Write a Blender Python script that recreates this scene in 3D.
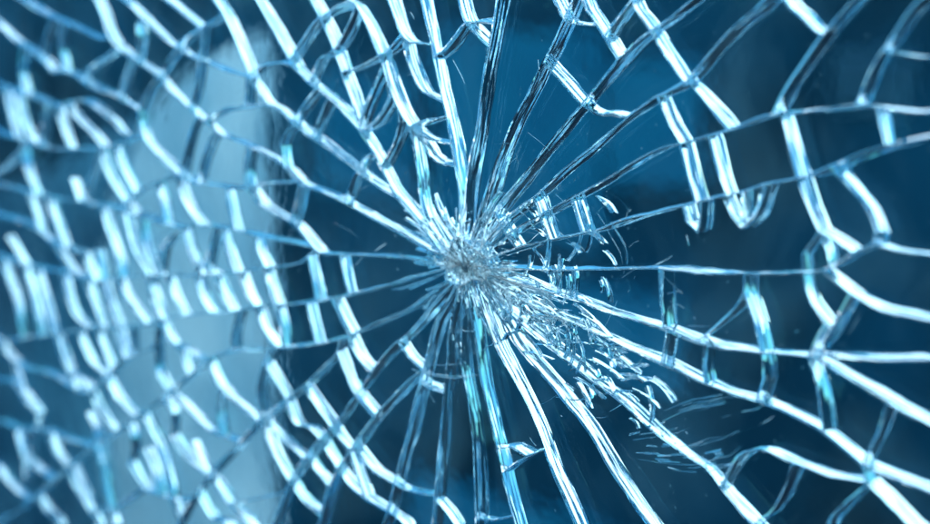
import bpy, bmesh, math, random
from mathutils import Vector, noise as mnoise

# ------------------------------------------------------------------ camera, sky, sun, exposure
scene = bpy.context.scene
for o in list(bpy.data.objects):
    bpy.data.objects.remove(o)

MM = 0.001
H = 1.2                                   # height of the impact point above the ground (m)
THETA = math.radians(46.0)                # camera stands to one side of the pane's normal
DIST = 196.0                              # camera to impact (mm)
HALF_FOV = math.radians(15.0)
FPX = 465.0 / math.tan(HALF_FOV)          # focal length in photo pixels
THICK = 3.75                               # glass thickness (mm)

PITCH = math.radians(9.0)                 # camera looks a little down
cd = Vector((-math.sin(THETA) * math.cos(PITCH), math.cos(THETA) * math.cos(PITCH), -math.sin(PITCH)))   # view direction
cr = Vector((math.cos(THETA), math.sin(THETA), 0))       # camera right
cu = cr.cross(cd)                                        # camera up
cpos = -cd * DIST - cr * (DIST * 5 / FPX)                # mm, impact point = origin

cam_data = bpy.data.cameras.new('camera')
cam = bpy.data.objects.new('camera', cam_data)
scene.collection.objects.link(cam)
cam.location = cpos * MM + Vector((0, 0, H))
cam.rotation_euler = (math.radians(90) - PITCH, 0, THETA)
cam_data.sensor_width = 36
cam_data.lens = 18 / math.tan(HALF_FOV)
cam_data.clip_start = 0.005
cam_data.clip_end = 3000
cam_data.dof.use_dof = True
cam_data.dof.focus_distance = 0.188
cam_data.dof.aperture_fstop = 17.0
scene.camera = cam

SUN_EL, SUN_AZ = math.radians(43), math.radians(0)       # azimuth measured from +Y
world = bpy.data.worlds.new('World')
scene.world = world
world.use_nodes = True
wn = world.node_tree
bg = wn.nodes['Background']
sky = wn.nodes.new('ShaderNodeTexSky')
sky.sky_type = 'NISHITA'
sky.sun_disc = False
sky.sun_elevation = SUN_EL
sky.sun_rotation = SUN_AZ
sky.air_density = 1.0
sky.dust_density = 1.0
sky.ozone_density = 3.0
tint = wn.nodes.new('ShaderNodeMix')                      # the cold cast of the whole picture
tint.data_type = 'RGBA'
tint.blend_type = 'MULTIPLY'
tint.inputs[0].default_value = 1.0
tint.inputs[7].default_value = (0.33, 0.93, 1.04, 1)
wn.links.new(sky.outputs['Color'], tint.inputs[6])
wn.links.new(tint.outputs[2], bg.inputs['Color'])
bg.inputs['Strength'].default_value = 0.12

sun_data = bpy.data.lights.new('sun', 'SUN')
sun_data.energy = 1.5
sun_data.angle = math.radians(84)
sun_data.color = (1.0, 0.98, 0.97)
sun = bpy.data.objects.new('sun', sun_data)
scene.collection.objects.link(sun)
sdir = Vector((math.sin(SUN_AZ) * math.cos(SUN_EL), math.cos(SUN_AZ) * math.cos(SUN_EL), math.sin(SUN_EL)))
sun.rotation_euler = sdir.to_track_quat('Z', 'Y').to_euler()
sun.location = sdir * 5

vs = scene.view_settings
vs.view_transform = 'Standard'
vs.look = 'None'
vs.exposure = 0.64
vs.gamma = 1.0
vs.use_curve_mapping = False
cy = scene.cycles
cy.max_bounces = 40
cy.transmission_bounces = 40
cy.glossy_bounces = 32
cy.diffuse_bounces = 3
cy.transparent_max_bounces = 16
cy.caustics_reflective = True
cy.caustics_refractive = True
cy.sample_clamp_indirect = 6.0
cy.use_denoising = True

rnd = random.Random(7)
col = scene.collection


def pix(px, py, y=None):
    """Photo pixel -> (x, z) in mm on the pane (at the apparent middle of its thickness) or on the plane y."""
    if y is None:
        y = THICK * 0.27
    d = cd + cr * ((px - 465) / FPX) + cu * ((262 - py) / FPX)
    s = (y - cpos.y) / d.y
    p = cpos + d * s
    return (p.x, p.z)


# ------------------------------------------------------------------ materials
def new_mat(name):
    m = bpy.data.materials.new(name)
    m.use_nodes = True
    nt = m.node_tree
    nt.nodes.clear()
    out = nt.nodes.new('ShaderNodeOutputMaterial')
    return m, nt, out


def mat_glass():
    m, nt, out = new_mat('clear_glass')
    g = nt.nodes.new('ShaderNodeBsdfGlass')
    g.inputs['IOR'].default_value = 1.5
    g.inputs['Roughness'].default_value = 0.0
    g.inputs['Color'].default_value = (1.0, 1.0, 1.0, 1)
    tc = nt.nodes.new('ShaderNodeTexCoord')
    mp = nt.nodes.new('ShaderNodeMapping')
    mp.inputs['Scale'].default_value = (150, 2600, 150)
    n = nt.nodes.new('ShaderNodeTexNoise')
    n.inputs['Scale'].default_value = 1.0
    n.inputs['Detail'].default_value = 2.0
    b = nt.nodes.new('ShaderNodeBump')
    b.inputs['Strength'].default_value = 0.35
    b.inputs['Distance'].default_value = 0.0001
    nt.links.new(tc.outputs['Object'], mp.inputs['Vector'])
    nt.links.new(mp.outputs['Vector'], n.inputs['Vector'])
    nt.links.new(n.outputs['Fac'], b.inputs['Height'])
    nt.links.new(b.outputs['Normal'], g.inputs['Normal'])
    nt.links.new(g.outputs[0], out.inputs[0])
    return m


def mat_face():
    """polished outer faces: almost flat, a little dust and smear"""
    m, nt, out = new_mat('polished_glass_face')
    g = nt.nodes.new('ShaderNodeBsdfGlass')
    g.inputs['IOR'].default_value = 1.5
    g.inputs['Roughness'].default_value = 0.0
    g.inputs['Color'].default_value = (0.80, 0.955, 1.0, 1)
    tc = nt.nodes.new('ShaderNodeTexCoord')
    n = nt.nodes.new('ShaderNodeTexNoise')
    n.inputs['Scale'].default_value = 120
    n.inputs['Detail'].default_value = 3.0
    b = nt.nodes.new('ShaderNodeBump')
    b.inputs['Strength'].default_value = 0.10
    b.inputs['Distance'].default_value = 0.0004
    nt.links.new(tc.outputs['Object'], n.inputs['Vector'])
    nt.links.new(n.outputs['Fac'], b.inputs['Height'])
    nt.links.new(b.outputs['Normal'], g.inputs['Normal'])
    # dried smears and dust specks
    n2 = nt.nodes.new('ShaderNodeTexNoise')
    n2.inputs['Scale'].default_value = 45
    n2.inputs['Detail'].default_value = 6
    n2.inputs['Distortion'].default_value = 1.5
    r2 = nt.nodes.new('ShaderNodeMapRange')
    r2.inputs[1].default_value, r2.inputs[2].default_value = 0.46, 0.72
    r2.inputs[3].default_value, r2.inputs[4].default_value = 0.0, 0.055
    vo = nt.nodes.new('ShaderNodeTexVoronoi')
    vo.inputs['Scale'].default_value = 420
    r3 = nt.nodes.new('ShaderNodeMapRange')
    r3.inputs[1].default_value, r3.inputs[2].default_value = 0.05, 0.09
    r3.inputs[3].default_value, r3.inputs[4].default_value = 0.10, 0.0
    ad = nt.nodes.new('ShaderNodeMath')
    ad.operation = 'ADD'
    nt.links.new(tc.outputs['Object'], n2.inputs['Vector'])
    nt.links.new(tc.outputs['Object'], vo.inputs['Vector'])
    nt.links.new(n2.outputs['Fac'], r2.inputs[0])
    nt.links.new(vo.outputs['Distance'], r3.inputs[0])
    nt.links.new(r2.outputs[0], ad.inputs[0])
    nt.links.new(r3.outputs[0], ad.inputs[1])
    df = nt.nodes.new('ShaderNodeBsdfTranslucent')
    df.inputs['Color'].default_value = (0.35, 0.68, 0.82, 1)
    mx = nt.nodes.new('ShaderNodeMixShader')
    nt.links.new(ad.outputs[0], mx.inputs[0])
    nt.links.new(g.outputs[0], mx.inputs[1])
    nt.links.new(df.outputs[0], mx.inputs[2])
    nt.links.new(mx.outputs[0], out.inputs[0])
    return m


def mat_crushed():
    m, nt, out = new_mat('crushed_glass')
    g = nt.nodes.new('ShaderNodeBsdfGlass')
    g.inputs['IOR'].default_value = 1.5
    g.inputs['Roughness'].default_value = 0.08
    g.inputs['Color'].default_value = (0.95, 0.99, 1.0, 1)
    t = nt.nodes.new('ShaderNodeBsdfTranslucent')
    t.inputs['Color'].default_value = (0.95, 0.98, 1.0, 1)
    df = nt.nodes.new('ShaderNodeBsdfDiffuse')
    df.inputs['Color'].default_value = (0.93, 0.97, 0.98, 1)
    m2 = nt.nodes.new('ShaderNodeMixShader')
    m2.inputs[0].default_value = 0.6
    nt.links.new(t.outputs[0], m2.inputs[1])
    nt.links.new(df.outputs[0], m2.inputs[2])
    mx = nt.nodes.new('ShaderNodeMixShader')
    mx.inputs[0].default_value = 0.12
    nt.links.new(g.outputs[0], mx.inputs[1])
    nt.links.new(m2.outputs[0], mx.inputs[2])
    nt.links.new(mx.outputs[0], out.inputs[0])
    return m


def mat_plain(name, c1, c2, scale=3.0, rough=0.8, frosted=0.0):
    m, nt, out = new_mat(name)
    p = nt.nodes.new('ShaderNodeBsdfPrincipled')
    p.inputs['Roughness'].default_value = rough
    tc = nt.nodes.new('ShaderNodeTexCoord')
    n = nt.nodes.new('ShaderNodeTexNoise')
    n.inputs['Scale'].default_value = scale
    n.inputs['Detail'].default_value = 4
    r = nt.nodes.new('ShaderNodeValToRGB')
    r.color_ramp.elements[0].position = 0.35
    r.color_ramp.elements[1].position = 0.65
    r.color_ramp.elements[0].color = (*c1, 1)
    r.color_ramp.elements[1].color = (*c2, 1)
    nt.links.new(tc.outputs['Object'], n.inputs['Vector'])
    nt.links.new(n.outputs['Fac'], r.inputs['Fac'])
    nt.links.new(r.outputs['Color'], p.inputs['Base Color'])
    if frosted:                                          # lets daylight from behind glow through
        t = nt.nodes.new('ShaderNodeBsdfTranslucent')
        nt.links.new(r.outputs['Color'], t.inputs['Color'])
        mx = nt.nodes.new('ShaderNodeMixShader')
        mx.inputs[0].default_value = frosted
        nt.links.new(p.outputs[0], mx.inputs[1])
        nt.links.new(t.outputs[0], mx.inputs[2])
        nt.links.new(mx.outputs[0], out.inputs[0])
    else:
        nt.links.new(p.outputs[0], out.inputs[0])
    return m


M_GLASS = mat_glass()
M_FACE = mat_face()
M_CRUSH = mat_crushed()
M_WALL = mat_plain('dark_teal_paint', (0.002, 0.045, 0.062), (0.004, 0.19, 0.26), 2.6)
M_GROUND = mat_plain('dark_asphalt', (0.010, 0.022, 0.034), (0.018, 0.035, 0.05), 30)
M_PALE = mat_plain('pale_blue_paint', (0.55, 0.70, 0.76), (0.92, 0.95, 0.95), 22, 0.8, 0.85)
M_BLUE = mat_plain('mid_blue_paint', (0.012, 0.34, 0.47), (0.03, 0.48, 0.60), 5)
M_MID = mat_plain('slate_blue_paint', (0.07, 0.21, 0.29), (0.34, 0.55, 0.63), 10, 0.8, 0.75)


def mesh_obj(name, verts, faces, mats, parent=None, mat_idx=None, smooth=None, sharp=None):
    me = bpy.data.meshes.new(name)
    me.from_pydata(verts, [], faces)
    for m in mats:
        me.materials.append(m)
    if mat_idx:
        me.polygons.foreach_set('material_index', mat_idx)
    if smooth:
        me.polygons.foreach_set('use_smooth', smooth)
    me.update()
    if sharp is not None:
        me.set_sharp_from_angle(angle=sharp)
    ob = bpy.data.objects.new(name, me)
    col.objects.link(ob)
    if parent:
        ob.parent = parent
    return ob


# ------------------------------------------------------------------ setting: ground and what shows blurred behind
def box(name, x0, x1, y0, y1, z0, z1, mat, rot=0.0):
    bx = [(x, y, z) for x in (x0, x1) for y in (y0, y1) for z in (z0, z1)]
    cx, cz = (x0 + x1) / 2, z0
    v = [((x - cx) * math.cos(rot) - (z - cz) * math.sin(rot) + cx, y,
          (x - cx) * math.sin(rot) + (z - cz) * math.cos(rot) + cz) for x, y, z in bx]
    f = [(0, 1, 3, 2), (4, 6, 7, 5), (0, 4, 5, 1), (2, 3, 7, 6), (0, 2, 6, 4), (1, 5, 7, 3)]
    return mesh_obj(name, v, f, [mat])


g = mesh_obj('ground', [(-1500, -1500, 0), (1500, -1500, 0), (1500, 1500, 0), (-1500, 1500, 0)], [(0, 1, 2, 3)], [M_GROUND])
g['kind'] = 'structure'
bw = box('background_wall', -9, 7, 2.0, 2.2, 0, H + 0.10, M_WALL)
bw['kind'] = 'structure'


def panel(name, px0, px1, py_top, py_bot, y, depth, mat, label, cat, rot=0.0):
    (xa, zt), (xb, zb) = pix(px0, py_top, y * 1000), pix(px1, py_bot, y * 1000)
    o = box(name, xa * MM, xb * MM, y, y + depth, zb * MM + H, zt * MM + H, mat, rot)
    o['label'] = label
    o['category'] = cat
    return o


def slab(name, outline, y, depth, mat, label, cat):
    """upright slab cut to an outline (photo pixels at its own distance), standing on the ground"""
    pts = [pix(px, py, y * 1000) for px, py in outline]
    pts = [(x * MM, z * MM + H) for x, z in pts]
    pts = [(pts[0][0], 0.0)] + pts + [(pts[-1][0], 0.0)]
    n = len(pts)
    v = [(x, y, z) for x, z in pts] + [(x, y + depth, z) for x, z in pts]
    f = [tuple(range(n)), tuple(reversed(range(n, 2 * n)))] + [(k, n + k, n + (k + 1) % n, (k + 1) % n) for k in range(n)]
    o = mesh_obj(name, v, f, [mat])
    bm = bmesh.new()
    bm.from_mesh(o.data)
    bmesh.ops.recalc_face_normals(bm, faces=bm.faces)
    bm.to_mesh(o.data)
    bm.free()
    o['label'] = label
    o['category'] = cat
    return o


slab('pale_post', ((105, 260), (125, 165), (165, 95), (210, 60), (262, 35)), 0.36, 0.008, M_PALE,
     'pale blue-white frosted post standing out of focus behind the shattered glass', 'post')
slab('slate_board', ((-330, 330), (-60, 220), (60, 165), (150, 110), (235, 60)), 0.46, 0.012, M_MID,
     'pale slate blue board with a slanting top edge, out of focus beside the pale post', 'board')

# paler panels fixed on the far wall
for (x0, x1, y0, y1, m) in ((440, 600, 30, 250, M_BLUE), (610, 700, 60, 190, M_BLUE), (835, 905, 50, 112, M_PALE),
                            (325, 415, 75, 200, M_BLUE), (410, 640, 470, 640, M_BLUE), (500, 680, 270, 400, M_BLUE)):
    (xa, zt), (xb, zb) = pix(x0, y0, 1988), pix(x1, y1, 1988)
    pnl = box('panel', xa * MM, xb * MM, 1.985, 1.998, zb * MM + H, zt * MM + H, m)
    pnl.parent = bw

# ------------------------------------------------------------------ crack network, traced in photo pixels
CRACKS = """
402 198 362 170 340 153 315 135 300 124 285 110 272 103 265 92 254 77
254 75 244 48 232 18 226 8 220 0
254 77 235 72 215 64 195 57 187 52 180 48 172 42 150 20 135 5 128 0
228 12 212 24 203 30 190 40 182 50
172 0 182 8 205 27
316 0 332 30 340 50 350 77 358 100 362 115 366 132
262 0 280 30 295 58 300 68 315 82 340 102 355 118 366 132
366 132 375 145 386 166 400 192 448 250
452 255 415 238 380 218 345 200 320 188 305 183 298 176 288 165 280 160 262 150 245 142 230 136 222 132 210 122 198 112 186 100 175 90 163 78 155 70 140 60 128 52 118 42 112 30 108 15 101 0
28 0 50 14 70 22 90 32 108 40 114 38
0 22 10 31 22 42 38 52 50 62 57 70 72 72 85 78 95 85 120 95 130 103 140 108 145 112 146 128 150 140 165 157 182 173 190 178 205 183 230 187 252 188
250 187 268 183 285 182 300 184
454 263 415 258 380 255 345 253 325 251 316 243 305 230 297 222 280 212 262 202 253 190
318 247 300 242 270 237 230 229 205 225 182 226 165 220 140 214 125 208 95 203 70 200 40 194 20 188 0 183
320 251 305 260 285 266 262 270 230 273 200 275 170 275 140 276 107 279 90 277 62 271 40 266 20 261 0 254
455 266 440 270 418 276 390 285 360 292 340 297 320 300 290 304 260 307 235 311 205 313 180 316 155 323 125 327 95 328 60 333 30 337 0 341
456 276 432 296 410 309 385 320 362 330 345 337 325 342 300 344 275 348 265 350 240 350 215 358 200 370 175 388 155 405 135 419 115 435 88 452 58 478 20 510 0 522
346 338 342 352 330 364 310 383 290 400 268 416 262 422 245 440 228 458 210 478 195 500 183 524
458 280 432 312 404 340 385 362 364 390 350 410 335 428 315 452 295 480 286 500 276 524
462 284 442 320 434 350 428 378 422 400 415 430 408 450 400 480 392 512 388 524
428 366 405 390 382 413 362 440 348 460 336 482 328 508 324 524
464 286 455 330 454 355 450 385 448 410 446 440 443 470 440 500 438 524
470 287 467 330 468 365 474 400 479 440 481 480 482 524
475 286 480 330 486 375 496 418 503 450 510 480 518 510 522 524
481 517 500 518 519 514
481 284 492 318 503 348 515 370 530 397 541 420 551 446 561 474 574 505 582 524
486 281 509 318 525 345 545 368 565 393 585 418 602 442 617 467 635 494 655 524
490 278 514 310 535 329 568 355 600 380 622 396 645 417 668 436 692 455 712 468 727 486 742 503 755 518 760 524
490 274 530 300 562 316 590 327 612 337 640 350 665 361 700 377 735 392 765 401 795 414 822 428 848 446 868 462
868 462 885 470 905 478 930 487
868 462 873 480 888 494 903 510 915 524
490 270 540 286 575 297 612 310 645 319 670 327 700 338 730 345 770 350 812 353
812 353 850 354 890 356 930 357
812 353 840 368 870 385 900 404 930 421
492 266 540 268 600 269 640 268 680 268 710 271 740 273 780 274 815 273 825 270 845 261 862 251 880 244
880 244 897 249 915 252 930 254
826 271 845 285 860 295 885 307 910 313 930 317
490 250 530 224 555 210 585 193 630 168 665 149 690 141 720 132 745 124 772 114 800 112 830 110 858 107 885 108 930 112
492 257 525 246 560 238 600 230 640 216 662 211 690 203 715 196 740 191 770 184 800 177 830 168 860 157 890 147 910 142 930 138
486 245 515 215 540 196 572 166 600 143 630 118 658 98 690 80 715 55 740 30 765 8 773 0
483 240 505 205 530 175 552 148 572 122 588 103 612 74 632 52 655 32 680 12 695 0
478 237 492 195 505 155 520 120 532 98 545 70 556 50 570 20 578 0
503 0 496 40 488 90 480 140 473 185 471 236
428 0 434 30 440 60 447 95 453 120 460 155 465 185 468 237
394 0 399 15 406 33 415 43 432 47
408 38 412 55 419 75 428 92 445 103
352 0 360 5 370 22 380 45 388 62 395 85 404 108 415 125 430 137 452 145
415 125 420 150 424 175 425 195 430 215 452 246
418 128 432 148 440 162 453 168
465 0 470 18 478 30 489 42
441 57 452 48 462 34 472 21 492 19
345 75 365 67 383 56 395 50 404 40
298 56 308 40 320 22 338 10 355 7
316 78 325 58 340 50 352 30 359 10
366 125 372 105 382 80 387 66
365 132 380 122 392 105 397 92
418 124 450 117
388 165 398 145 406 122 404 108
318 136 325 118 333 106
300 118 312 102 322 90
290 164 287 145 293 132 300 126
350 203 357 180 362 168
362 168 370 155 380 152
296 222 301 205 304 186
203 182 208 160 216 140 222 133
186 174 191 150 197 128 203 117
252 186 250 165 254 147
255 75 268 65 285 62 297 68
210 118 228 110 248 107 272 105
195 105 200 85 204 62 207 35 208 28
251 107 252 80
124 96 128 80 136 62
141 58 144 40 142 24 148 18
146 112 152 92 163 76 172 62 182 52
88 80 94 68 120 52
46 56 50 38 56 18
68 72 65 50 66 24
30 86 26 70 28 48
0 84 22 90 40 97 52 101 66 106 73 101 88 100 103 108 118 122 128 134 146 137
70 105 80 117 95 132 108 146
0 130 18 137 38 142 50 148 75 148 100 149 110 147 128 142 148 137
20 92 28 125 38 141
26 142 30 168 42 194
103 150 113 175 125 195 138 211
76 178 84 202
86 202 93 180 101 158 104 150
130 200 150 186 180 177
0 172 25 150 34 141
44 144 50 103
181 176 190 203 205 224
12 236 28 264
0 213 20 219 38 226 62 245 88 250 104 248
56 242 75 268 90 278
86 252 100 279
105 212 116 240 122 258 125 276
101 242 107 278
129 214 140 252 154 275
163 275 167 248 184 226
188 228 193 248 203 275
205 256 218 275
211 262 217 240 221 228
5 258 20 300 26 336
25 264 35 288 44 336
66 276 78 312 93 328
107 282 113 303 122 327
122 280 130 298 150 322
155 278 154 298 166 320
171 278 188 316
220 276 236 311
244 276 253 295 262 310 268 328 281 345
270 271 281 304 285 320 288 344
314 256 322 299
345 255 353 293
338 298 347 318 355 332
312 302 316 322 320 341
165 322 178 345 187 348 200 357 212 364
213 362 225 386 243 404 262 418
238 350 237 335 243 312
2 341 12 355 27 366 55 373 72 384 92 391 112 374
82 331 94 360 108 374 122 398 140 418
78 366 93 390
17 358 28 398 42 412
94 392 104 412 118 431
162 322 162 368 172 390
165 394 177 412 177 434 190 455 214 475 225 490 237 508 256 524
147 410 155 428 163 442 175 495
121 328 129 356
135 327 137 352
112 374 125 360 140 353 155 348 165 340
28 455 42 468 58 481
50 430 60 452 72 466
0 466 14 484 34 500
76 466 94 508 104 524
134 462 148 486 172 497 195 500
115 435 133 424 138 445 134 462
103 446 114 510 120 524
42 494 52 512 64 524
0 420 25 427 50 430 72 438 103 447
32 478 37 430 42 412 17 382 0 378
94 508 114 510 148 486
175 498 186 520
197 414 215 430 243 440
172 390 185 400 197 414
203 494 217 518 232 524
232 506 250 500 275 495 290 494
268 418 288 440 308 457
266 420 279 455 294 482
291 400 300 425 307 440
302 427 314 428 325 440 342 468
310 456 320 470 334 485
295 482 308 500 327 514
308 384 322 406 338 428 354 449
270 363 280 380 292 400
352 334 364 357 378 372
344 352 358 388 380 414
404 340 414 355 428 366
275 348 269 362 263 385 266 418
340 468 352 482 368 495 385 506 400 516 410 524
358 446 375 467 392 478 410 488 441 494
355 450 362 475 370 497
442 500 452 512 460 524
428 382 449 391
503 446 518 445 532 454 549 448
508 470 522 461 549 447
559 0 566 14 573 22 600 28
588 0 598 18 608 32 618 48 628 62
612 36 618 26 632 8 638 0
551 62 570 84 588 104 602 112 618 112 634 116
638 0 655 26 670 52 688 80
664 96 676 125 687 144 694 175 701 200
688 206 692 222 703 231 706 202
692 82 712 103 725 118 735 130
714 134 722 165 731 194
727 196 735 214 746 226 747 192
770 186 760 215 747 226
790 0 805 15 820 32 828 36
860 0 838 22 812 55 792 85 778 112
925 0 900 33 880 62 862 106
886 50 905 54 932 58
786 115 795 148 803 176 812 205 822 230
838 166 858 190 873 210 882 232 880 243
882 108 890 146
822 230 838 239 857 252
822 230 830 250 832 267
822 230 806 255 808 272 814 300 830 322
831 321 823 334 814 352
856 293 845 312 831 334 816 352
752 274 752 292 735 312 702 338
752 292 764 328 767 349
668 269 668 300 670 327
768 351 769 378 762 399
711 340 709 360 712 382
672 328 668 360
814 355 822 385 829 430
726 486 745 455 768 449 800 463 835 473 872 478
799 463 788 492 775 512 760 524
893 400 883 432 869 460
872 480 848 502 833 524
541 196 549 222 556 240
578 199 588 228
504 216 514 236 522 247
30 190 38 208 44 230
52 198 60 222 68 246
146 216 150 246 160 275
226 229 231 250 240 272
260 236 264 254 272 269
40 266 50 300 57 333
88 278 98 302 107 328
200 275 206 295 215 312
60 333 67 356 79 388
100 328 107 345 115 370
186 352 190 366 194 374
226 387 222 405 226 436
118 150 128 172 139 190
60 104 66 126 74 148
8 88 14 112 20 137
160 184 166 200 170 219
230 188 234 208 240 231
150 448 158 468 163 492
70 468 80 486 92 506
20 428 26 452 30 480
92 412 100 430 104 446
196 440 204 458 212 474
150 276 158 296 164 320
"""
polys_px = [[(float(a[i]), float(a[i + 1])) for i in range(0, len(a), 2)]
            for a in (l.split() for l in CRACKS.strip().splitlines())]

# the crushed core: an irregular ring where the radial cracks end
ring = []
for k in range(18):
    a = k * math.tau / 18
    r = 22 * (1 + 0.18 * math.sin(3 * a + 1) + rnd.uniform(-0.1, 0.1))
    ring.append((470 + r * math.cos(a), 262 + r * math.sin(a)))
ring.append(ring[0])
polys_px.append(ring)
for k in range(7):
    a = k * math.tau / 7 + rnd.uniform(-.3, .3)
    polys_px.append([(470 + rnd.uniform(-3, 3), 262 + rnd.uniform(-3, 3)), (470 + 24 * math.cos(a), 262 + 24 * math.sin(a))])

# to pane millimetres, continued past the picture's edges up to the pane's border
_c = [pix(x, y) for x in (0, 930) for y in (0, 524)]
BX0, BX1 = min(p[0] for p in _c) - 30, max(p[0] for p in _c) + 22
BZ0, BZ1 = min(p[1] for p in _c) - 15, max(p[1] for p in _c) + 14


def extrapolate(p, q):
    """continue q away from the impact until the border"""
    d = Vector((q[0] - p[0], q[1] - p[1])).normalized() * 0.6 + Vector(q).normalized() * 0.4
    d.normalize()
    best = None
    for t in range(1, 900):
        x, z = q[0] + d.x * t * 0.5, q[1] + d.y * t * 0.5
        if not (BX0 < x < BX1 and BZ0 < z < BZ1):
            return (x, z)
    return q


def catmull(pts, step=0.9):
    out = [pts[0]]
    for i in range(len(pts) - 1):
        p0 = pts[max(i - 1, 0)]
        p1, p2 = pts[i], pts[i + 1]
        p3 = pts[min(i + 2, len(pts) - 1)]
        L = math.hypot(p2[0] - p1[0], p2[1] - p1[1])
        n = max(1, int(L / step))
        for k in range(1, n + 1):
            t = k / n
            q = []
            for c in (0, 1):
                m1, m2 = (p2[c] - p0[c]) * 0.45, (p3[c] - p1[c]) * 0.45
                l0 = math.hypot(p1[0] - p0[0], p1[1] - p0[1])
                l3 = math.hypot(p3[0] - p2[0], p3[1] - p2[1])
                m1 *= min(1, 2 * L / (L + l0 + 1e-6))
                m2 *= min(1, 2 * L / (L + l3 + 1e-6))
                q.append((2 * t**3 - 3 * t**2 + 1) * p1[c] + (t**3 - 2 * t**2 + t) * m1 +
                         (-2 * t**3 + 3 * t**2) * p2[c] + (t**3 - t**2) * m2)
            out.append(tuple(q))
    return out


polys = []
for pl in polys_px:
    q = [pix(*p) for p in pl]
    a, b = pl[0], pl[-1]
    edge = lambda p: p[0] <= 2 or p[0] >= 928 or p[1] <= 2 or p[1] >= 522
    if edge(b):
        q.append(extrapolate(q[-2], q[-1]))
    if edge(a):
        q.insert(0, extrapolate(q[1], q[0]))
    polys.append(catmull(q))
# outside the picture: tangential cracks carry on
for fac in (1.2,):
    rr = []
    for k in range(41):
        a = k * math.tau / 40
        px = 470 + math.cos(a) * 600 * fac * (1 + 0.03 * math.sin(5 * a + fac * 9))
        py = 262 + math.sin(a) * 430 * fac * (1 + 0.04 * math.sin(7 * a + fac * 5))
        p = pix(min(px, 1500), py)
        rr.append((max(BX0 + 1, min(BX1 - 1, p[0])), max(BZ0 + 1, min(BZ1 - 1, p[1]))))
    run = []
    for p in rr:
        inside = BX0 + 2 < p[0] < BX1 - 2 and BZ0 + 2 < p[1] < BZ1 - 2
        if inside:
            run.append(p)
        else:
            if len(run) > 1:
                polys.append(catmull(run))
            run = []
    if len(run) > 1:
        polys.append(catmull(run))
NB = len(polys)
polys.append([(BX0, BZ0), (BX1, BZ0), (BX1, BZ1), (BX0, BZ1), (BX0, BZ0)])

# ------------------------------------------------------------------ planar graph: snap ends, split at crossings
TOL_END = 1.4


def nearest_on(poly, p, skip_end=None):
    best, bp = 1e9, None
    for i in range(len(poly) - 1):
        ax, az = poly[i]
        bx_, bz_ = poly[i + 1]
        dx, dz = bx_ - ax, bz_ - az
        L2 = dx * dx + dz * dz
        if L2 < 1e-12:
            continue
        t = max(0, min(1, ((p[0] - ax) * dx + (p[1] - az) * dz) / L2))
        qx, qz = ax + dx * t, az + dz * t
        d = math.hypot(qx - p[0], qz - p[1])
        if d < best:
            best, bp = d, (qx, qz)
    return best, bp


boxes = [(min(p[0] for p in q), max(p[0] for p in q), min(p[1] for p in q), max(p[1] for p in q)) for q in polys]
for i, pl in enumerate(polys[:NB]):
    for end in (0, -1):
        p = pl[end]
        best, bp = TOL_END + 0.7, None
        for j, ql in enumerate(polys):
            if j == i:
                continue
            b = boxes[j]
            if p[0] < b[0] - TOL_END or p[0] > b[1] + TOL_END or p[1] < b[2] - TOL_END or p[1] > b[3] + TOL_END:
                continue
            d, q = nearest_on(ql, p)
            if min(math.hypot(q[0] - ql[0][0], q[1] - ql[0][1]), math.hypot(q[0] - ql[-1][0], q[1] - ql[-1][1])) < 0.25:
                d += 0.75                                 # rather meet a crack along its run than at its tip
            if d < best:
                best, bp = d, q
        if bp:
            ip = pl[min(3, len(pl) - 1)] if end == 0 else pl[-min(4, len(pl))]
            v = Vector((bp[0] - ip[0], bp[1] - ip[1]))
            e = v.normalized() * 0.05 if v.length > 1e-6 else Vector((0, 0))
            np_ = (bp[0] + e.x, bp[1] + e.y)
            # bend the last few points gently towards the meeting point
            n = min(3, len(pl) - 1)
            for k in range(n):
                idx = k if end == 0 else len(pl) - 1 - k
                w = 1 - k / n
                pl[idx] = (pl[idx][0] + (np_[0] - p[0]) * w, pl[idx][1] + (np_[1] - p[1]) * w)

segs = []
for i, pl in enumerate(polys):
    for k in range(len(pl) - 1):
        a, b = pl[k], pl[k + 1]
        if math.hypot(a[0] - b[0], a[1] - b[1]) > 1e-6:
            segs.append((a, b))
CELL = 3.0
MERGE = 0.16


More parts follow.
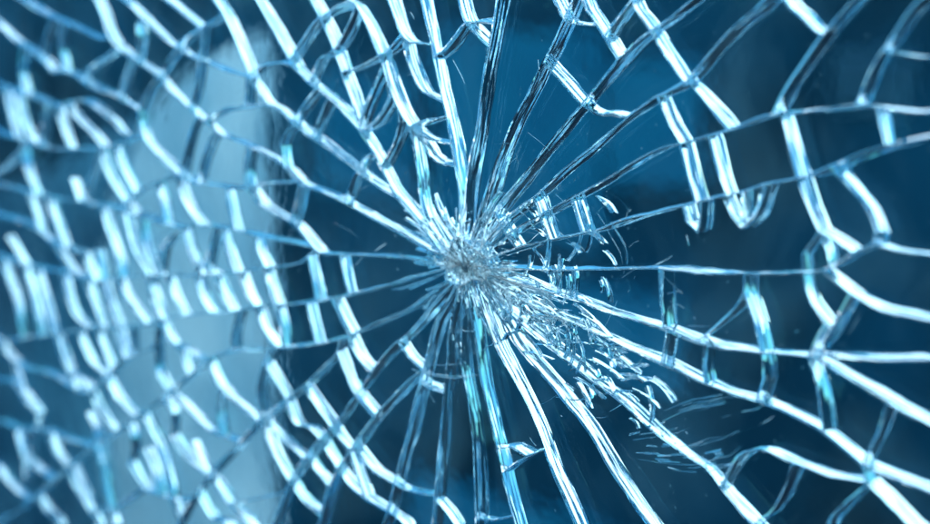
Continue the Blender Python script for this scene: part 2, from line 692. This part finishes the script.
def split_all(segs):
    """cut segments where they cross or touch, merge close vertices; returns vertices and edges"""
    grid = {}
    for si, (a, b) in enumerate(segs):
        for gx in range(int(math.floor((min(a[0], b[0]) - .1) / CELL)), int(math.floor((max(a[0], b[0]) + .1) / CELL)) + 1):
            for gz in range(int(math.floor((min(a[1], b[1]) - .1) / CELL)), int(math.floor((max(a[1], b[1]) + .1) / CELL)) + 1):
                grid.setdefault((gx, gz), []).append(si)
    cuts = [[] for _ in segs]
    done = set()

    def touch(si, p):
        a, b = segs[si]
        dx, dz = b[0] - a[0], b[1] - a[1]
        t = ((p[0] - a[0]) * dx + (p[1] - a[1]) * dz) / (dx * dx + dz * dz)
        if 0 < t < 1 and math.hypot(a[0] + dx * t - p[0], a[1] + dz * t - p[1]) < 0.09:
            cuts[si].append((t, p))

    for lst in grid.values():
        for ii in range(len(lst)):
            for jj in range(ii + 1, len(lst)):
                s, t = lst[ii], lst[jj]
                if (s, t) in done:
                    continue
                done.add((s, t))
                a, b = segs[s]
                c, d = segs[t]
                for p in (c, d):
                    touch(s, p)
                for p in (a, b):
                    touch(t, p)
                r = (b[0] - a[0], b[1] - a[1])
                u = (d[0] - c[0], d[1] - c[1])
                den = r[0] * u[1] - r[1] * u[0]
                if abs(den) < 1e-9:
                    continue
                w = (c[0] - a[0], c[1] - a[1])
                t1 = (w[0] * u[1] - w[1] * u[0]) / den
                t2 = (w[0] * r[1] - w[1] * r[0]) / den
                if -1e-6 <= t1 <= 1 + 1e-6 and -1e-6 <= t2 <= 1 + 1e-6:
                    p = (a[0] + r[0] * t1, a[1] + r[1] * t1)
                    cuts[s].append((max(0, min(1, t1)), p))
                    cuts[t].append((max(0, min(1, t2)), p))
    vid, vpos = {}, []

    def vert(p):
        gx, gz = int(math.floor(p[0] / MERGE)), int(math.floor(p[1] / MERGE))
        for ox in (-1, 0, 1):
            for oz in (-1, 0, 1):
                for v in vid.get((gx + ox, gz + oz), ()):
                    if math.hypot(vpos[v][0] - p[0], vpos[v][1] - p[1]) < MERGE:
                        return v
        vpos.append(p)
        vid.setdefault((gx, gz), []).append(len(vpos) - 1)
        return len(vpos) - 1

    edges = set()
    for (a, b), cs in zip(segs, cuts):
        vs_ = [vert(p) for t, p in [(0, a)] + sorted(cs) + [(1, b)]]
        for u, v in zip(vs_, vs_[1:]):
            if u != v:
                edges.add((min(u, v), max(u, v)))
    return vpos, edges


for it in range(4):
    vpos, edges = split_all(segs)
    segs = [(vpos[u], vpos[v]) for u, v in sorted(edges)]
adj = {}
for u, v in edges:
    adj.setdefault(u, set()).add(v)
    adj.setdefault(v, set()).add(u)
# prune loose ends, remember them as cracks that stop inside a piece
dangles = []
stack = [v for v in adj if len(adj[v]) == 1]
while stack:
    v = stack.pop()
    path = [v]
    while len(adj[v]) == 1:
        (n,) = adj[v]
        adj[n].discard(v)
        adj[v].clear()
        path.append(n)
        v = n
    if len(path) > 1:
        L = sum(math.hypot(vpos[a][0] - vpos[b][0], vpos[a][1] - vpos[b][1]) for a, b in zip(path, path[1:]))
        if L > 0.9:
            dangles.append([vpos[k] for k in path])
# keep the connected network only
comp, seen_v = [], set()
for v0 in [v for v in adj if adj[v]]:
    if v0 in seen_v:
        continue
    todo, cur = [v0], set()
    while todo:
        v = todo.pop()
        if v in cur:
            continue
        cur.add(v)
        todo.extend(adj[v])
    seen_v |= cur
    comp.append(cur)
comp.sort(key=len)
for cset in comp[:-1]:
    print('island', len(cset), vpos[next(iter(cset))])
    for v in cset:
        adj[v] = set()
order = {v: sorted(ns, key=lambda n: math.atan2(vpos[n][1] - vpos[v][1], vpos[n][0] - vpos[v][0])) for v, ns in adj.items() if ns}
used = set()
faces2d = []
for u in order:
    for v in order[u]:
        if (u, v) in used:
            continue
        loop, a, b = [], u, v
        while (a, b) not in used:
            used.add((a, b))
            loop.append(a)
            ns = order[b]
            k = ns.index(a)
            a, b = b, ns[(k - 1) % len(ns)]
        area = 0
        for p, q in zip(loop, loop[1:] + loop[:1]):
            area += vpos[p][0] * vpos[q][1] - vpos[q][0] * vpos[p][1]
        if area / 2 > 0.12:
            faces2d.append((area / 2, loop))
faces2d.sort(key=lambda t: -t[0])

# ------------------------------------------------------------------ pieces of glass
GAP = 0.04
LAYERS = [0.0, 0.035, 0.11, 0.25, 0.34, 0.49, 0.57, 0.70, 0.78, 0.91, 0.965, 1.0]


def wob(x, z, d):
    """lateral run of the fracture surface through the thickness (same for both neighbours)"""
    y = d * THICK
    a = mnoise.noise_vector(Vector((x * 0.13, y * 0.22, z * 0.13)))
    b = mnoise.noise_vector(Vector((x * 0.5 + 31, y * 0.75, z * 0.5)))
    c = mnoise.noise_vector(Vector((x * 0.11 + 71, y * 2.3, z * 0.11)))
    return (a.x * 0.32 + b.x * 0.11 + c.x * 0.155, a.z * 0.32 + b.z * 0.11 + c.z * 0.155)


def inset(poly, g):
    n = len(poly)
    out = []
    for i in range(n):
        p0, p1, p2 = poly[i - 1], poly[i], poly[(i + 1) % n]
        e1 = Vector((p1[0] - p0[0], p1[1] - p0[1]))
        e2 = Vector((p2[0] - p1[0], p2[1] - p1[1]))
        if e1.length < 1e-9 or e2.length < 1e-9:
            out.append(p1)
            continue
        e1.normalize()
        e2.normalize()
        n1, n2 = Vector((-e1.y, e1.x)), Vector((-e2.y, e2.x))
        b = n1 + n2
        if b.length < 1e-3:
            b = n1
        b.normalize()
        s = g / max(0.35, b.dot(n1))
        out.append((p1[0] + b.x * s, p1[1] + b.y * s))
    return out


pane = bpy.data.objects.new('glass_pane', None)
pane.empty_display_size = 0.02
col.objects.link(pane)
pane.location = (0, 0, H)
pane['label'] = 'thick clear glass pane shattered into many shards round a crushed white impact point'
pane['category'] = 'glass pane'


def make_shard(loop):
    base = [vpos[v] for v in loop]
    area = abs(sum(p[0] * q[1] - q[0] * p[1] for p, q in zip(base, base[1:] + base[:1]))) / 2
    gp = min(GAP, 0.04 * math.sqrt(area) + 0.01)
    n = len(base)
    verts, faces, mi, sm = [], [], [], []
    cx = sum(p[0] for p in base) / n
    cz = sum(p[1] for p in base) / n
    tx, tz, off = rnd.gauss(0, 0.006), rnd.gauss(0, 0.006), rnd.gauss(0, 0.03)
    for li, d in enumerate(LAYERS):
        chamf = 0.10 if li in (0, len(LAYERS) - 1) else 0.0
        moved = []
        for x, z in base:
            wx, wz = wob(x, z, d)
            moved.append((x + wx, z + wz))
        moved = inset(moved, gp + min(chamf, gp * 2))
        for x, z in moved:
            y = d * THICK + off + (x - cx) * tx + (z - cz) * tz
            verts.append((x * MM, y * MM, z * MM))
    L = len(LAYERS)
    # base is counter-clockwise in (x,z); the front (towards -y) cap keeps that winding
    faces.append(tuple(range(n)))
    mi.append(1)
    sm.append(False)
    faces.append(tuple(reversed([(L - 1) * n + k for k in range(n)])))
    mi.append(1)
    sm.append(False)
    for li in range(L - 1):
        for k in range(n):
            k2 = (k + 1) % n
            faces.append((li * n + k, (li + 1) * n + k, (li + 1) * n + k2, li * n + k2))
            mi.append(0)
            sm.append(True)
    ob = mesh_obj('shard', verts, faces, [M_GLASS, M_FACE], pane, mi, sm)
    # steps of the fracture face stay crisp; corners of the outline too
    corner = []
    for k in range(n):
        a_, b_, c_ = base[k - 1], base[k], base[(k + 1) % n]
        e1, e2 = Vector((b_[0] - a_[0], b_[1] - a_[1])), Vector((c_[0] - b_[0], c_[1] - b_[1]))
        corner.append(e1.length > 0 and e2.length > 0 and e1.angle(e2) > 0.5)
    me = ob.data
    at = me.attributes.new('sharp_edge', 'BOOLEAN', 'EDGE')
    at.data.foreach_set('value', [(e.vertices[0] // n == e.vertices[1] // n) or corner[e.vertices[0] % n] for e in me.edges])
    return ob


print('pieces', len(faces2d), 'dangles', len(dangles))
for area, loop in faces2d:
    make_shard(loop)


# cracks that stop inside a piece: thin closed air slits (normals point into the air)
def slit(name, path, d0, d1, width=0.035, amp=1.0):
    n = len(path)
    nl = 7
    verts, faces = [], []
    for side in (1, -1):
        for li in range(nl):
            d = d0 + (d1 - d0) * li / (nl - 1)
            for k, (x, z) in enumerate(path):
                a, b = path[max(0, k - 1)], path[min(n - 1, k + 1)]
                t = Vector((b[0] - a[0], b[1] - a[1])).normalized()
                e = 1.0 if 0 < k < n - 1 and 0 < li < nl - 1 else 0.08
                wx, wz = wob(x, z, d)
                w = side * width * e
                verts.append(((x + wx * amp - t.y * w) * MM, d * THICK * MM, (z + wz * amp + t.x * w) * MM))
    idx = lambda s, li, k: s * nl * n + li * n + k
    for li in range(nl - 1):
        for k in range(n - 1):
            faces.append((idx(0, li, k), idx(0, li, k + 1), idx(0, li + 1, k + 1), idx(0, li + 1, k)))
            faces.append((idx(1, li, k), idx(1, li + 1, k), idx(1, li + 1, k + 1), idx(1, li, k + 1)))
    for li in range(nl - 1):
        faces.append((idx(0, li, 0), idx(0, li + 1, 0), idx(1, li + 1, 0), idx(1, li, 0)))
        faces.append((idx(0, li, n - 1), idx(1, li, n - 1), idx(1, li + 1, n - 1), idx(0, li + 1, n - 1)))
    for k in range(n - 1):
        faces.append((idx(0, 0, k), idx(1, 0, k), idx(1, 0, k + 1), idx(0, 0, k + 1)))
        faces.append((idx(0, nl - 1, k), idx(0, nl - 1, k + 1), idx(1, nl - 1, k + 1), idx(1, nl - 1, k)))
    return verts, faces


def add_void(name, verts, faces):
    ob = mesh_obj(name, verts, faces, [M_GLASS], pane, None, [True] * len(faces), math.radians(50))
    import bmesh
    bm = bmesh.new()
    bm.from_mesh(ob.data)
    bmesh.ops.recalc_face_normals(bm, faces=bm.faces)
    bmesh.ops.reverse_faces(bm, faces=bm.faces)
    bm.to_mesh(ob.data)
    bm.free()
    return ob


for path in dangles:
    if len(path) > 2:
        add_void('hairline_crack', *slit('hairline_crack', path, 0.02, 0.98))

# short fractures that feather out from the impact and run on down the trail below it
def feather(n, place):
    mv, mf = [], []
    for k in range(n):
        path, da, db, w = place(k)
        v, f = slit('x', path, da, db, w, 1.6)
        n0 = len(mv)
        mv += v
        mf += [tuple(i + n0 for i in q) for q in f]
    add_void('feather_cracks', mv, mf)['kind'] = 'stuff'


def radial(k):
    a = rnd.uniform(0, math.tau)
    while math.sin(2 * a) < -0.15 and rnd.random() < 0.75:
        a = rnd.uniform(0, math.tau)
    r0 = abs(rnd.gauss(0, 18)) + 4
    r1 = r0 + rnd.uniform(14, 34) * (1.9 if k % 3 == 0 else 1)
    bend = rnd.uniform(-.2, .2)
    path = []
    for t in range(6):
        u = t / 5
        r = r0 + (r1 - r0) * u
        aa = a + bend * u * u * 14 / (r0 + 8)
        path.append(pix(470 + 1.1 * r * math.cos(aa), 262 + r * math.sin(aa)))
    d = rnd.uniform(0.02, 0.3)
    return path, d, d + rnd.uniform(0.3, 0.65), 0.03


def trail(k):
    u = rnd.random()
    cx = 500 + 135 * u + rnd.gauss(0, 8 + 16 * u)
    cy = 280 + 105 * u + rnd.gauss(0, 8 + 14 * u)
    a = math.atan2(cy - 262, cx - 470) + rnd.gauss(0, .5)
    L = rnd.uniform(10, 40)
    path = [pix(cx + L * (t / 5 - .5) * math.cos(a + (t - 2.5) * .05), cy + L * (t / 5 - .5) * math.sin(a + (t - 2.5) * .05)) for t in range(6)]
    d = rnd.uniform(0.02, 0.4)
    return path, d, d + rnd.uniform(0.2, 0.55), 0.025


def core(k):
    a, r = rnd.uniform(0, math.tau), min(34, abs(rnd.gauss(0, 13)))
    cx, cy = 470 + 1.2 * r * math.cos(a), 262 + r * math.sin(a)
    t_, L = math.radians(rnd.gauss(48, 16)), rnd.uniform(8, 24)
    path = [pix(cx + L * (t / 5 - .5) * math.cos(t_ + .06 * t), cy + L * (t / 5 - .5) * math.sin(t_ + .06 * t)) for t in range(6)]
    d = rnd.uniform(0.01, 0.25)
    return path, d, d + rnd.uniform(0.2, 0.6), 0.03


feather(110, core)
feather(105, radial)


def fragments(k):
    cx, cy = rnd.uniform(532, 622), rnd.uniform(196, 290)
    a = math.radians(rnd.choice((75, 68, 82, 100, 40)) + rnd.gauss(0, 8))
    L = rnd.uniform(12, 34)
    path = [pix(cx + L * (t / 5 - .5) * math.cos(a + (t - 2.5) * .07), cy + L * (t / 5 - .5) * math.sin(a + (t - 2.5) * .07)) for t in range(6)]
    d = rnd.uniform(0.02, 0.3)
    return path, d, d + rnd.uniform(0.15, 0.5), 0.025


feather(85, trail)
feather(24, fragments)


# shell-shaped (conchoidal) fractures inside the glass: thin rippled air lenses
def shell(origin, a0, a1, r0, r1, d0, slope, ripple, nrip, th=0.02):
    ox, oz = pix(*origin)
    NU, NR = 26, 46
    verts, faces = [], []
    for side in (0, 1):
        for i in range(NU + 1):
            u = i / NU
            a = math.radians(a0 + (a1 - a0) * u)
            for j in range(NR + 1):
                w = j / NR
                edge_fade = math.sin(math.pi * u) * math.sin(math.pi * w)
                r = r0 + (r1 * (0.75 + 0.25 * math.sin(math.pi * u)) - r0) * w
                x, z = ox + r * math.cos(a), oz + r * math.sin(a)
                nz = mnoise.noise(Vector((x * .35, z * .35, d0)))
                y = d0 + slope * w * w + ripple * 1.5 * mnoise.noise(Vector((w * nrip * 1.7 + 0.8 * nz, u * 1.3, d0 * 7 + ox))) * (0.4 + w) * math.sin(math.pi * u) ** .5 + 0.35 * nz
                y = max(0.15, min(THICK - 0.15, y))
                verts.append((x * MM, (y + side * th * (0.05 + edge_fade)) * MM, z * MM))
    idx = lambda s_, i, j: s_ * (NU + 1) * (NR + 1) + i * (NR + 1) + j
    for i in range(NU):
        for j in range(NR):
            faces.append((idx(0, i, j), idx(0, i + 1, j), idx(0, i + 1, j + 1), idx(0, i, j + 1)))
            faces.append((idx(1, i, j), idx(1, i, j + 1), idx(1, i + 1, j + 1), idx(1, i + 1, j)))
    for j in range(NR):
        faces.append((idx(0, 0, j), idx(0, 0, j + 1), idx(1, 0, j + 1), idx(1, 0, j)))
        faces.append((idx(0, NU, j), idx(1, NU, j), idx(1, NU, j + 1), idx(0, NU, j + 1)))
    for i in range(NU):
        faces.append((idx(0, i, 0), idx(1, i, 0), idx(1, i + 1, 0), idx(0, i + 1, 0)))
        faces.append((idx(0, i, NR), idx(0, i + 1, NR), idx(1, i + 1, NR), idx(1, i, NR)))
    return add_void('shell_fracture', verts, faces)




def arcs(k):
    """thin ripple lines of flaked-off glass, curved round the impact"""
    zone = ((575, 300, 95, 205, 20, 62), (465, 262, 60, 150, 78, 100), (480, 262, 60, 140, -30, 5), (560, 330, 60, 110, 55, 95))[1 + k % 3]
    cx, cy, ra, rb, a0, a1 = zone
    r = rnd.uniform(ra, rb)
    am, sp = math.radians(rnd.uniform(a0, a1)), math.radians(rnd.uniform(5, 24))
    wv = rnd.uniform(-4, 4)
    path = []
    for t in range(8):
        u = t / 7 - .5
        rr_ = r + wv * math.sin(u * 3)
        path.append(pix(cx + 1.15 * rr_ * math.cos(am + u * sp), cy + .85 * rr_ * math.sin(am + u * sp)))
    d = rnd.uniform(0.02, 0.3)
    return path, d, d + rnd.uniform(0.02, 0.09), 0.02


def scratch(k):
    cx, cy = rnd.gauss(500, 150), rnd.gauss(262, 110)
    a, L, c_ = rnd.uniform(0, math.tau), rnd.uniform(4, 30), rnd.uniform(-.02, .02)
    path = [pix(cx + L * (t / 5 - .5) * math.cos(a + c_ * t), cy + L * (t / 5 - .5) * math.sin(a + c_ * t)) for t in range(6)]
    return path, 0.01, 0.01 + rnd.uniform(0.006, 0.03), 0.015


def oval(k):
    """ripples of a shell-shaped flake below the impact: long faint lines and short glints"""
    if k < 46:
        (ax, ay), (bx_, by_), off, bulge, (nx, ny) = (640, 452), (782, 418), rnd.uniform(-48, 20), rnd.uniform(10, 20), (0.3, 1.0)
    else:
        (ax, ay), (bx_, by_), off, bulge, (nx, ny) = (456, 318), (464, 402), rnd.uniform(-6, 10), rnd.uniform(2, 6), (1.0, 0.1)
    long = k % 4 == 0
    t0 = rnd.uniform(0, .5) if long else rnd.uniform(0, .92)
    t1 = t0 + (rnd.uniform(.3, .5) if long else rnd.uniform(.05, .14))
    path = []
    for i in range(10):
        t = t0 + (t1 - t0) * i / 9
        b = off * (.5 + .5 * math.sin(math.pi * t)) + bulge * math.sin(math.pi * t)
        path.append(pix(ax + (bx_ - ax) * t + nx * b, ay + (by_ - ay) * t + ny * b))
    d = rnd.uniform(.02, .3)
    return path, d, d + (rnd.uniform(0.02, 0.06) if long else rnd.uniform(0.04, 0.16)), 0.02


feather(60, oval)
feather(14, arcs)
feather(70, scratch)

# ------------------------------------------------------------------ crushed glass round the impact
cv, cf = [], []


def chip(p, y, d, L, w, h):
    """irregular sliver: bent bipyramid"""
    n0 = len(cv)
    d = d.normalized()
    s_ = d.cross(Vector((0, 1, 0)))
    if s_.length < 1e-3:
        s_ = Vector((1, 0, 0))
    s_.normalize()
    t_ = d.cross(s_)
    c = Vector((p[0], y, p[1]))
    pts = [c - d * L / 2]
    for k in range(3):
        a = k * math.tau / 3 + rnd.uniform(-.5, .5)
        pts.append(c + d * L * rnd.uniform(-.2, .2) + s_ * math.cos(a) * w * rnd.uniform(.5, 1) + t_ * math.sin(a) * h * rnd.uniform(.5, 1))
    pts.append(c + d * L / 2)
    cv.extend((q * MM)[:] for q in pts)
    for k in range(3):
        k2 = (k + 1) % 3
        cf.append((n0, n0 + 1 + k, n0 + 1 + k2))
        cf.append((n0 + 4, n0 + 1 + k2, n0 + 1 + k))


for k in range(60):
    a = rnd.uniform(-.6, 2.2)
    r = 16 + abs(rnd.gauss(0, 26))
    px, py = 473 + 1.2 * r * math.cos(a), 261 + 0.85 * r * math.sin(a)
    p = pix(px, py)
    d = Vector((p[0], 0, p[1])).normalized() + Vector((rnd.gauss(0, .22), rnd.uniform(-.25, .25), rnd.gauss(0, .22)))
    chip(p, rnd.uniform(-0.22, -0.02) * max(0.2, 1 - r / 60), d, rnd.uniform(.4, 2.6), rnd.uniform(.03, .12), rnd.uniform(.03, .1))
for k in range(26):                                   # the trail of splinters running down from the impact
    u = rnd.random() ** 0.8
    px = 495 + 150 * u + rnd.gauss(0, 9 + 12 * u)
    py = 275 + 120 * u + rnd.gauss(0, 9 + 10 * u)
    d = Vector((rnd.gauss(.6, .5), rnd.uniform(-.3, .3), rnd.gauss(-.6, .5)))
    chip(pix(px, py), rnd.uniform(-0.15, -0.02), d, rnd.uniform(.3, 1.7), rnd.uniform(.03, .1), rnd.uniform(.03, .1))
for k in range(70):                                    # specks scattered over the face
    chip(pix(rnd.gauss(500, 170), rnd.gauss(262, 120)), -0.04, Vector((rnd.gauss(0, 1), 0, rnd.gauss(0, 1))), rnd.uniform(.15, .6), rnd.uniform(.04, .12), .05)
import bmesh
cr_ob = mesh_obj('crushed_glass', cv, cf, [M_CRUSH], pane)
bm = bmesh.new()
bm.from_mesh(cr_ob.data)
bmesh.ops.recalc_face_normals(bm, faces=bm.faces)
bm.to_mesh(cr_ob.data)
bm.free()
cr_ob['kind'] = 'stuff'
